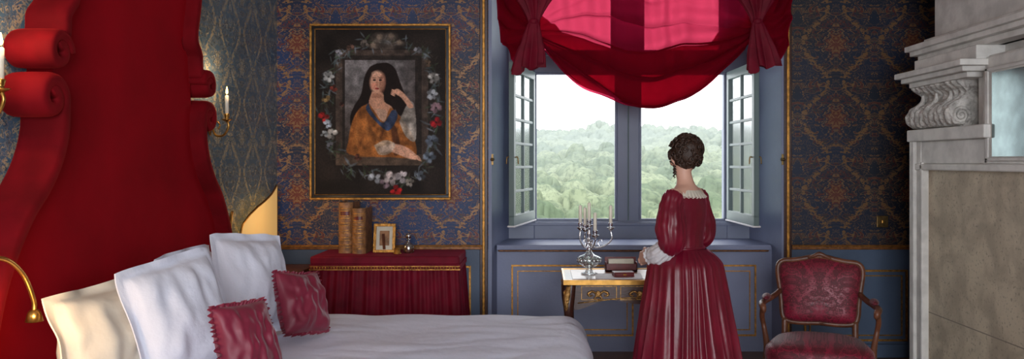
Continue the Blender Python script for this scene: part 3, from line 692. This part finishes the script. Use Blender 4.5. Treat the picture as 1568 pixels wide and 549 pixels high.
b=MB()
for sx,x in ((-1,dx0+.045),(1,dx1-.045)):
    for sy,y in ((-1,dy0+.045),(1,dy1-.045)):
        b.tube([(x,y,.735),(x+sx*.012,y+sy*.012,.66),(x+sx*.018,y+sy*.018,.58),(x,y,.42),(x-sx*.012,y-sy*.012,.25),(x,y,.08),(x+sx*.022,y+sy*.022,.012)],[.028,.032,.030,.019,.014,.013,.02],M['darkwood'],12)
        b.tube([(x+sx*.012,y+sy*.014,.725),(x+sx*.026,y+sy*.028,.67),(x+sx*.03,y+sy*.032,.61),(x+sx*.016,y+sy*.018,.52),(x+sx*.008,y+sy*.008,.42),(x-sx*.004,y-sy*.002,.30)],[.016,.023,.019,.012,.006,.002],M['bronze'],10)
        b.tube([(x+sx*.03,y+sy*.02,.70),(x+sx*.045,y+sy*.03,.685),(x+sx*.04,y+sy*.03,.665)],[.005,.008,.004],M['bronze'],8)
        b.ell((x+sx*.022,y+sy*.022,.02),(.024,.024,.02),M['bronze'],12)
b.obj('cabriole_legs',parent=e)
b=MB()
for cx in (.33,.575,.82):
    y=dy0+.022; b.ell((cx,y,.675),(.02,.008,.02),M['bronze'],12)
    for sg in (-1,1):
        b.tube([(cx+sg*.01,y,.678),(cx+sg*.035,y-.006,.692),(cx+sg*.058,y-.004,.678),(cx+sg*.05,y-.006,.665),(cx+sg*.035,y-.004,.668)],[.006,.007,.008,.005,.003],M['bronze'],8)
        b.tube([(cx+sg*.004,y,.67),(cx+sg*.022,y-.008,.65),(cx,y-.012,.645)],[.005,.004,.004],M['bronze'],8)
b.tube([(dx0+.08,dy0+.026,.622),(.575,dy0+.024,.655),(dx1-.08,dy0+.026,.622)],.004,M['bronze'],6)
for x0,x1 in ((dx0+.10,.44),(.46,.69),(.71,dx1-.10)): frame_mold(b,x0,x1,.640,.722,dy0+.031,M['bronze'],.004,.005)
b.obj('bronze_mounts',parent=e)
e=empty('crystal_candelabra'); cx,cy=.29,4.95; b=MB(); z0=.761
b.lathe([(.001,0),(.05,0),(.052,.006),(.03,.014),(.016,.03),(.02,.04),(.048,.055),(.070,.075),(.076,.094),(.062,.110),(.035,.12),(.02,.132),(.012,.15),(.001,.15)],M['crystal'],(cx,cy,z0),28)
b.lathe([(.001,.06),(.045,.07),(.058,.09),(.04,.106),(.001,.108)],M['glass'],(cx,cy,z0),16)
for k in range(16):
    a=2*PI*k/16; b.ell((cx+.070*math.cos(a),cy+.070*math.sin(a),z0+.088),(.009,.009,.016),M['crystal'],8)
b.obj('crystal_base',parent=e)
b=MB(); m=M['silver']
b.lathe([(.014,.148),(.018,.155),(.010,.165),(.008,.18),(.016,.19),(.018,.20),(.009,.21),(.008,.235),(.014,.245),(.009,.26),(.008,.285),(.012,.29)],m,(cx,cy,z0),16)
arms=[(-.055,-.02,.30),(.13,-.03,.30),(-.02,.10,.28),(.03,-.10,.26),(0,0,.315)]
for ax,ay,az in arms:
    if (ax,ay)!=(0,0):
        b.tube([(cx,cy,z0+.20),(cx+ax*.3,cy+ay*.3,z0+.165),(cx+ax*.75,cy+ay*.75,z0+.18),(cx+ax*1.05,cy+ay*1.05,z0+.22),(cx+ax,cy+ay,z0+az-.03)],[.006,.006,.005,.005,.005],m,8)
        b.tube([(cx+ax*.5,cy+ay*.5,z0+.17),(cx+ax*.4,cy+ay*.4,z0+.20),(cx+ax*.55,cy+ay*.55,z0+.215),(cx+ax*.62,cy+ay*.62,z0+.20)],.0035,m,6)
    b.lathe([(.005,-.03),(.012,-.024),(.022,-.014),(.024,-.01),(.009,-.008),(.012,0),(.015,.014),(.015,.018)],m,(cx+ax,cy+ay,z0+az),14)
b.obj('silver_branches',parent=e)
b=MB()
for ax,ay,az in arms: b.lathe([(.0105,0),(.0100,.11),(.006,.115),(.001,.115)],M['wax'],(cx+ax,cy+ay,z0+az+.01),12); b.lathe([(.001,0),(.001,.01)],M['black'],(cx+ax,cy+ay,z0+az+.125),6)
b.obj('candles',parent=e)
b=MB(); T=Matrix.Translation((.49,4.84,.765))@Matrix.Rotation(.12,4,'Z'); b.box(-.06,.06,-.04,.04,0,.004,M['redbook'],T); b.box(-.056,.058,-.037,.037,.004,.022,M['redbook'],T); b.box(-.06,.06,-.04,.04,.022,.027,M['redbook'],T); b.box(-.063,-.057,-.04,.04,0,.027,M['redbook'],T); b.box(-.01,.01,-.043,-.039,.008,.018,M['brass'],T); b.obj('red_book',bevel=.002)
b=MB(); T=Matrix.Translation((.50,5.10,.761))
b.box(-.10,.10,-.04,.04,0,.012,M['redbook'],T); b.box(-.10,-.092,-.04,.04,0,.06,M['redbook'],T); b.box(.092,.10,-.04,.04,0,.06,M['redbook'],T); b.box(-.10,.10,.034,.04,0,.085,M['redbook'],T); b.box(-.10,.10,-.04,-.034,0,.05,M['redbook'],T); b.box(-.08,.08,-.02,.02,.012,.075,M['paper'],T); b.obj('letter_rack',bevel=.002)
b=MB(); T=Matrix.Translation((.47,4.80,.761))@Matrix.Rotation(-.05,4,'Z'); b.box(-.15,.13,-.055,.16,0,.003,M['white'],T); b.obj('writing_paper')
# ---------------------------------------------------------------- armchair
e=empty('louis_style_armchair',(1.60,4.64,0),(0,0,-.34),.94)
cf=M['chairfab']; w=M['wood']
def seatr(s,z,n=48):
    r=[]
    for k in range(n):
        a=2*PI*k/n; c,s_=math.cos(a),math.sin(a)
        x=math.copysign(abs(c)**.55,c); y=math.copysign(abs(s_)**.6,s_)
        wx=.29+.045*(-y); r.append((x*wx*s,y*.27*s-.02,z))
    return r
b=MB(); b.rings([seatr(.97,.335),seatr(1.02,.35),seatr(1.035,.385),seatr(1.01,.425),seatr(.92,.45),seatr(.7,.468),seatr(.4,.478),seatr(.05,.48)],cf); b.obj('seat_cushion',parent=e)
b=MB(); b.rings([seatr(1.0,.27),seatr(1.045,.285),seatr(1.05,.33),seatr(1.02,.345)],w,caps=True)
for x,y in ((-.29,-.26),(.29,-.26),(-.22,.22),(.22,.22)):
    sx=math.copysign(1,x); sy=math.copysign(1,y)
    b.tube([(x,y,.34),(x+sx*.03,y+sy*.03,.27),(x+sx*.02,y+sy*.02,.2),(x-sx*.005,y-sy*.005,.1),(x+sx*.01,y+sy*.01,.04),(x+sx*.035,y+sy*.035,.015)],[.035,.042,.03,.018,.016,.022],w,12)
b.tube([(-.12,-.315,.30),(-.06,-.325,.275),(0,-.328,.29),(.06,-.325,.275),(.12,-.315,.30)],[.008,.014,.018,.014,.008],M['goldwood'],8)
b.obj('seat_frame',parent=e)
half=[(0,.515),(.12,.51),(.20,.52),(.225,.56),(.232,.64),(.245,.74),(.256,.82),(.250,.866),(.22,.89),(.16,.895),(.10,.906),(.05,.918),(0,.923)]
hh=[(p.x,p.y) for p in catmull([(x,z,0) for x,z in half],4)]
outl=hh+[(-x,z) for x,z in hh[::-1][1:-1]]
def by(z): return .235+(z-.45)*.20
b=MB(); R=[]
cz=.72
for s,off in ((1.0,.0),(.97,-.022),(.9,-.038),(.7,-.052),(.4,-.06),(.03,-.062)):
    R.append([(x*s,by(cz+(z-cz)*s)+off,cz+(z-cz)*s) for x,z in outl])
b.rings(R,cf,caps=True)
R=[[(x*s,by(cz+(z-cz)*s)+off,cz+(z-cz)*s) for x,z in outl] for s,off in ((1.0,.004),(.9,.02),(.5,.03),(.05,.032))]; b.rings(R,cf)
b.obj('back_cushion',parent=e)
b=MB(); b.tube([(x*1.02,by(z),z+(z-cz)*.02) for x,z in outl+[outl[0],outl[1]]],.017,w,10,sub=1)
b.tube([(x*.965,by(z)-.014,z-(z-cz)*.03) for x,z in outl+[outl[0],outl[1]]],.004,M['goldwood'],6,sub=1)
b.tube([(-.07,by(.93)-.015,.915),(-.035,by(.93)-.02,.933),(0,by(.94)-.02,.945),(.035,by(.93)-.02,.933),(.07,by(.93)-.015,.915)],[.008,.012,.015,.012,.008],M['wood'],8)
for sx in (-1,1): b.tube([(sx*.22,.225,.33),(sx*.215,.235,.42),(sx*.215,by(.53),.53)],[.026,.02,.02],w,10)
b.obj('back_frame',parent=e)
b=MB()
for sx in (-1,1):
    b.tube([(sx*.245,by(.70)-.005,.70),(sx*.275,.16,.685),(sx*.315,.04,.672),(sx*.335,-.06,.668),(sx*.325,-.125,.66),(sx*.318,-.135,.635),(sx*.325,-.115,.63)],[.018,.018,.018,.02,.021,.014,.008],w,12)
    b.tube([(sx*.325,-.09,.655),(sx*.335,-.055,.59),(sx*.325,-.035,.52),(sx*.305,-.08,.42),(sx*.30,-.12,.34)],[.018,.016,.015,.02,.026],w,12)
b.obj('arms',parent=e)
b=MB()
for sx in (-1,1): b.ell((sx*.315,.04,.695),(.028,.085,.02),cf,16)
b.obj('arm_pads',parent=e)
# ---------------------------------------------------------------- woman
WX,WY=.765,4.30; e=empty('standing_woman_in_gown',(WX,WY,0),(0,0,math.radians(56)),.99)
sk=M['skin']; b=MB()
def ering(cx,cy,z,rx,ry,n=28): return [(cx+rx*math.cos(2*PI*k/n),cy+ry*math.sin(2*PI*k/n),z) for k in range(n)]
b.rings([ering(0,cy,z,rx,ry) for z,rx,ry,cy in ((.78,.12,.09,0),(.86,.155,.11,0),(.93,.145,.10,0),(1.02,.108,.08,0),(1.12,.12,.088,.005),(1.20,.135,.10,.012),(1.26,.15,.085,.0),(1.295,.155,.07,-.008),(1.325,.11,.055,-.008),(1.345,.062,.048,-.004),(1.37,.044,.044,.0),(1.40,.041,.043,.008),(1.44,.042,.045,.012),(1.48,.04,.045,.015))],sk)
for sx in (-1,1):
    b.tube([(sx*.08,0,.86),(sx*.085,.005,.66),(sx*.075,.01,.44),(sx*.075,.0,.28),(sx*.075,-.01,.09)],[.085,.072,.048,.047,.03],sk,14)
    b.tube([(sx*.075,-.03,.05),(sx*.08,.05,.035),(sx*.085,.14,.02)],[.03,.033,.018],sk,12,flat=.75)
    b.tube([(sx*.12,-.005,1.285),(sx*.155,0,1.27),(sx*.178,.0,1.17),(sx*.188,-.01,1.05),(sx*.150,.075,.985),(sx*.09,.17,.955)],[.045,.048,.042,.036,.034,.024],sk,14)
hz=1.490; hy=.014
# head turned on the neck towards the window
TH=Matrix.Translation((.012,.002,0))@Matrix.Rotation(math.radians(-42),4,'Z')
def hfn(q):
    f=1.0
    if q.z<-.2: f*=1-.20*(-q.z-.2)*(1.2 if abs(q.x)>.3 else .6)
    return f
b.ell((0,hy,hz),(.070,.088,.103),sk,28,fn=hfn,T=TH)
b.ell((0,hy+.045,hz-.068),(.030,.032,.026),sk,14,T=TH)
b.tube([(0,hy+.083,hz+.012),(0,hy+.098,hz-.012),(0,hy+.106,hz-.024),(0,hy+.09,hz-.034)],[.007,.009,.012,.008],sk,8,T=TH)
for sx in (-1,1):
    b.ell((sx*.072,hy-.004,hz-.012),(.010,.018,.028),sk,12,T=TH)
    b.ell((sx*.038,hy+.062,hz-.028),(.022,.018,.02),sk,12,T=TH)
    h0=Vector((sx*.09,.17,.955)); h1=Vector((sx*.035,.240,.942 if sx<0 else .928)); d=(h1-h0).normalized()
    dn=Vector((0,0,-1))
    for k in range(4):
        o=dn*(-.022+.0155*k)
        b.tube([h0+o*.5,h0.lerp(h1,.5)+o*.9,h1+o],[.014,.0135,.011],sk,8)
        ln=[.030,.034,.032,.025][k]
        cu=Vector((-sx,0,0)); a1=(d+cu*.25).normalized(); a2=(d*.35+cu*1.0).normalized(); a3=(-d*.3+cu+dn*.1).normalized()
        p1=h1+o; p2=p1+a1*ln; p3=p2+a2*ln*.75; p4=p3+a3*ln*.55
        b.tube([p1,p2,p3,p4],[.0095,.009,.0085,.007],sk,8,sub=4)
    t0=h0.lerp(h1,.25)+Vector((0,0,.018)); b.tube([t0,t0+d*.025+Vector((-sx*.006,0,.022)),t0+d*.052+Vector((-sx*.014,0,.026)),t0+d*.072+Vector((-sx*.026,0,.02))],[.012,.0105,.0095,.007],sk,8,sub=4)
body=b.obj('body',parent=e)
r=body.modifiers.new('r','REMESH'); r.mode='VOXEL'; r.voxel_size=.0055; r.use_smooth_shade=True
s=body.modifiers.new('s','SMOOTH'); s.iterations=3; s.factor=.5
b=MB()
for sx in (-1,1):
    b.ell((sx*.029,hy+.079,hz+.006),(.011,.008,.008),M['white'],12,T=TH); b.ell((sx*.029,hy+.0855,hz+.006),(.005,.003,.005),M['eye'],10,T=TH)
    b.tube([(sx*.014,hy+.089,hz+.024),(sx*.03,hy+.088,hz+.029),(sx*.045,hy+.076,hz+.024)],[.002,.003,.0015],M['hair'],6,T=TH)
b.tube([(-.02,hy+.078,hz-.053),(-.006,hy+.089,hz-.049),(0,hy+.088,hz-.051),(.006,hy+.089,hz-.049),(.02,hy+.078,hz-.053)],[.002,.005,.0045,.005,.002],M['lip'],8,T=TH)
b.obj('face_details',parent=e)
b=MB(); H=M['hair']
def hf(q): return 1+.07*noise.noise(q*3.0)+.04*math.sin(q.z*24+q.x*9)
HC=Vector((0,hy-.024,hz+.024))
b.ell(tuple(HC),(.081,.090,.092),H,36,fn=hf,T=TH)
b.ell((0,hy-.062,hz+.045),(.064,.052,.058),H,28,fn=hf,T=TH)
b.ell((0,hy-.03,hz+.084),(.060,.060,.036),H,24,fn=hf,T=TH)
b.ell((0,hy-.055,hz-.025),(.050,.030,.036),H,20,fn=hf,T=TH)
rr=random.Random(5)
for k in range(160):
    th=rr.uniform(0,2*PI); ph=rr.uniform(-.75,1.45); q=Vector((math.cos(th)*math.cos(ph),math.sin(th)*math.cos(ph),math.sin(ph)))
    if q.y>.42 and q.z<.6: continue
    c=HC+Vector((q.x*.084,q.y*.096,q.z*.095)); a=q.orthogonal().normalized(); bb=q.cross(a); R_=rr.uniform(.009,.020); t0=rr.uniform(0,6)
    pts=[c+q*(.006+.005*math.sin(t))+(a*math.cos(t+t0)+bb*math.sin(t+t0))*R_*(1-.06*t) for t in [i*.55 for i in range(13)]]
    b.tube(pts,[.002]+[.005]*11+[.002],H,6,sub=1,T=TH)
for (x,y,L_,rad,t_) in ((-.060,.000,.075,.005,.004),(-.055,-.014,.060,.005,.0035),(-.052,.014,.055,.004,.0035),(-.042,-.03,.040,.004,.003),(.02,-.070,.022,.004,.003)):
    pts=[(x+rad*math.cos(i*.9),hy+y+rad*math.sin(i*.9),hz-.040-L_*i/30) for i in range(31)]
    b.tube(pts,[t_]*26+[t_*.8,t_*.6,t_*.5,t_*.3,.0008],H,6,sub=1,T=TH)
b.obj('pinned_up_hair',parent=e)
b=MB(); D=M['dress']
Rr=[]
for z,rx,ry,cy in ((.985,.124,.104,0),(1.02,.116,.094,0),(1.07,.119,.098,.002),(1.12,.128,.106,.004),(1.18,.140,.116,.006),(1.23,.152,.114,.004),(1.27,.162,.100,-.002),(1.292,.165,.090,-.006)):
    rg=[]
    for k in range(140):
        a=2*PI*k/140; wv=1+.007*math.sin(a*22+z*14+2*math.sin(z*20))+.008*noise.noise(Vector((math.cos(a)*4,math.sin(a)*4,z*14)))
        zz=z
        if z>1.26: zz=z-.02*max(0,math.sin(a))-.012*max(0,-math.sin(a))
        rg.append((rx*wv*math.cos(a),cy+ry*wv*math.sin(a),zz))
    Rr.append(rg)
b.rings(Rr,D,caps=False)
b.tube([(.120*math.cos(a),.099*math.sin(a),1.005) for a in [2*PI*k/40 for k in range(42)]],.007,D,8,sub=1)
b.obj('bodice',parent=e)
b=MB()
def sk_(u,v):
    a=2*PI*u; z=1.0-v*.992
    if v<.10: r=.118+.085*math.sin(v/.10*PI/2)
    else: r=.203+.140*((v-.10)/.90)**.95
    back=max(0,-math.sin(a))
    ph=a*30+2.6*math.sin(a*3+1)+1.6*math.sin(a*5.0+v*.8)+2.2*noise.noise(Vector((math.cos(a)*2.5,math.sin(a)*2.5,v*2.2)))
    ph2=a*13+3*noise.noise(Vector((math.cos(a)*3,math.sin(a)*3,v+4)))
    amp=(.020+.036*v)*min(1,v/.03)
    f=1-2*abs(math.sin(ph/2))**.8
    rr_=r*(1+amp*f*.8+.038*math.sin(ph2)*min(1,v*3)+.02*math.sin(a*5+v*3)*v)
    return (rr_*math.cos(a),rr_*math.sin(a)*(.98+.06*back*v)-.02*v-.01*back*v,max(.004,z+.010*math.sin(a*5)*v*(v<.97)))
b.grid(sk_,620,64,D,closeu=True); b.obj('pleated_skirt',parent=e)
b=MB()
for sx in (-1,1):
    Pth=catmull([(sx*.142,-.004,1.288),(sx*.165,-.004,1.262),(sx*.180,-.002,1.20),(sx*.190,-.006,1.13),(sx*.192,-.008,1.055),(sx*.172,.030,1.020)],7)
    R=[]; n=90; N=len(Pth); up=Vector((0,1,0))
    for i,p in enumerate(Pth):
        t=(Pth[min(i+1,N-1)]-Pth[max(0,i-1)]).normalized(); a_=t.cross(up).normalized(); b_=a_.cross(t).normalized(); v=i/(N-1)
        r=.046+.012*math.sin(min(1,v/.35)*PI)+.034*math.sin(max(0,min(1,(v-.25)/.75))*PI)**.7
        if v>.93: r=.042
        R.append([tuple(p+(a_*math.cos(2*PI*k/n)+b_*math.sin(2*PI*k/n))*r*(1+.03*math.sin(2*PI*k/n*15+3*noise.noise(Vector((k*.09,v*3,sx))))+.10*noise.noise(Vector((math.cos(2*PI*k/n)*2,math.sin(2*PI*k/n)*2,v*9+sx)))) ) for k in range(n)])
    b.rings(R,D,caps=False)
b.obj('puffed_sleeves',parent=e)
b=MB()
for sx in (-1,1):
    Pth=catmull([(sx*.185,.005,1.030),(sx*.158,.060,.995),(sx*.125,.115,.972),(sx*.098,.155,.958)],7); R=[]; n=90; N=len(Pth); up=Vector((0,0,1))
    for i,p in enumerate(Pth):
        t=(Pth[min(i+1,N-1)]-Pth[max(0,i-1)]).normalized(); a_=t.cross(up).normalized(); b_=a_.cross(t).normalized(); v=i/(N-1)
        r=.042+.016*math.sin(v*PI)**.7-.012*v
        if v>.9: r+=.016*(v-.9)*10
        R.append([tuple(p+(a_*math.cos(2*PI*k/n)+b_*math.sin(2*PI*k/n)*1.1)*r*(1+.05*math.sin(2*PI*k/n*13+v*3)+.10*noise.noise(Vector((math.cos(2*PI*k/n)*2,math.sin(2*PI*k/n)*2,v*6))) ) - Vector((0,0,.010))*math.sin(v*PI)) for k in range(n)])
    b.rings(R,M['white'],caps=False)
b.obj('chemise_sleeves',parent=e)
b=MB()
def col(u,v):
    a=2*PI*u; rf=1+.02*math.sin(a*30+2*math.sin(a*3))*v
    rx=(.112+.058*v)*rf; ry=(.066+.030*v)*rf
    return (rx*math.cos(a),-.006+ry*math.sin(a),1.324-.040*v-.018*max(0,math.sin(a))*1.2-.010*max(0,-math.sin(a))+.003*math.sin(a*30)*v)
b.grid(col,300,8,M['cream'],closeu=True)
b.obj('ruffled_collar',parent=e)
# ---------------------------------------------------------------- landscape outside
def terrain():
    na,nd=520,380; V=[];
    def base(d):
        ks=[(30,-15),(60,-14),(95,-12),(130,-10),(180,-6.5),(250,0),(330,7.5),(420,14),(470,14.5),(560,8)]
        for (a,h),(c,k) in zip(ks,ks[1:]):
            if d<=c: t=(d-a)/(c-a); t=t*t*(3-2*t); return h+(k-h)*t
        return 8
    for j in range(nd):
        d=34*(16.0**(j/(nd-1)))
        for i in range(na):
            a=math.radians(-22+54*i/(na-1)); x=d*math.sin(a);y=6.8+d*math.cos(a)
            h=base(d)+3.0*noise.noise(Vector((x*.012,y*.012,0)))
            # round tree crowns: one cell per tree, each with its own height
            dd,pt=noise.voronoi(Vector((x*.17,y*.17,0))); q=dd[0]*1.35
            hv=.55+.9*abs(noise.noise(pt[0]*3.7+Vector((2,1,.5))))
            c=math.sqrt(max(0,1-min(1,q)**2))
            c2=math.sqrt(max(0,1-min(1,noise.voronoi(Vector((x*.6+5,y*.6,0)))[0][0]*1.3)**2))
            k=.45+.9*max(0,min(1,.5+1.6*noise.noise(Vector((x*.02,y*.02,4)))))
            h+=5.0*c*k*hv+.9*c2
            V.append((x,y,h))
    F=[(j*na+i,j*na+i+1,(j+1)*na+i+1,(j+1)*na+i) for j in range(nd-1) for i in range(na-1)]
    me=bpy.data.meshes.new('wooded_hills'); me.from_pydata(V,[],F); me.polygons.foreach_set('use_smooth',[True]*len(F))
    m,nt,bs=newmat('haze_painted_foliage'); g=NG(nt)
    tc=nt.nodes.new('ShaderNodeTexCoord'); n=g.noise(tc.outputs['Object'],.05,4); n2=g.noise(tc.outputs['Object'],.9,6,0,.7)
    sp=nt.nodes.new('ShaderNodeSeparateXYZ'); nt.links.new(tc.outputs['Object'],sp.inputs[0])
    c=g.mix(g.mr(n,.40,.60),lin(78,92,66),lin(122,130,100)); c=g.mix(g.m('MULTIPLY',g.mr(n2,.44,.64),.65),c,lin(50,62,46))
    hz_=g.mr(sp.outputs[1],60,380); c=g.mix(g.m('ADD',.08,g.m('MULTIPLY',hz_,.68)),c,lin(134,140,137))  # aerial haze painted into the foliage colour, paler with distance
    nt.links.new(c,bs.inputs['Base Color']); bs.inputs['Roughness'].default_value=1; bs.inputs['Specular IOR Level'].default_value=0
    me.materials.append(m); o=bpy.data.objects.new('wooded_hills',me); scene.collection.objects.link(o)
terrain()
# ---------------------------------------------------------------- light
wd=bpy.data.worlds.new('overcast_sky'); scene.world=wd; wd.use_nodes=True
bg=wd.node_tree.nodes['Background']; bg.inputs[0].default_value=(.95,.98,1,1); bg.inputs[1].default_value=3.8
def area(name,loc,rot,sx,sy,en,col):
    l=bpy.data.lights.new(name,'AREA'); l.shape='RECTANGLE'; l.size=sx; l.size_y=sy; l.energy=en; l.color=col
    o=bpy.data.objects.new(name,l); o.location=loc; o.rotation_euler=rot; scene.collection.objects.link(o)
area('added_front_fill',(.3,-2.45,1.8),(PI/2,0,0),2.5,2.0,190,(.93,.95,1))  # added fill light behind the camera, outside the added window
# ---------------------------------------------------------------- camera
cam=bpy.data.cameras.new('camera'); co=bpy.data.objects.new('camera',cam); scene.collection.objects.link(co)
co.location=(0,0,1.45); co.rotation_euler=(PI/2,0,0); cam.sensor_width=36; cam.lens=28.24; cam.shift_x=-.0294; cam.shift_y=-.0169; cam.clip_end=2000; cam.clip_start=.05
scene.camera=co
scene.view_settings.view_transform='Standard'; scene.view_settings.look='None'; scene.view_settings.exposure=.12
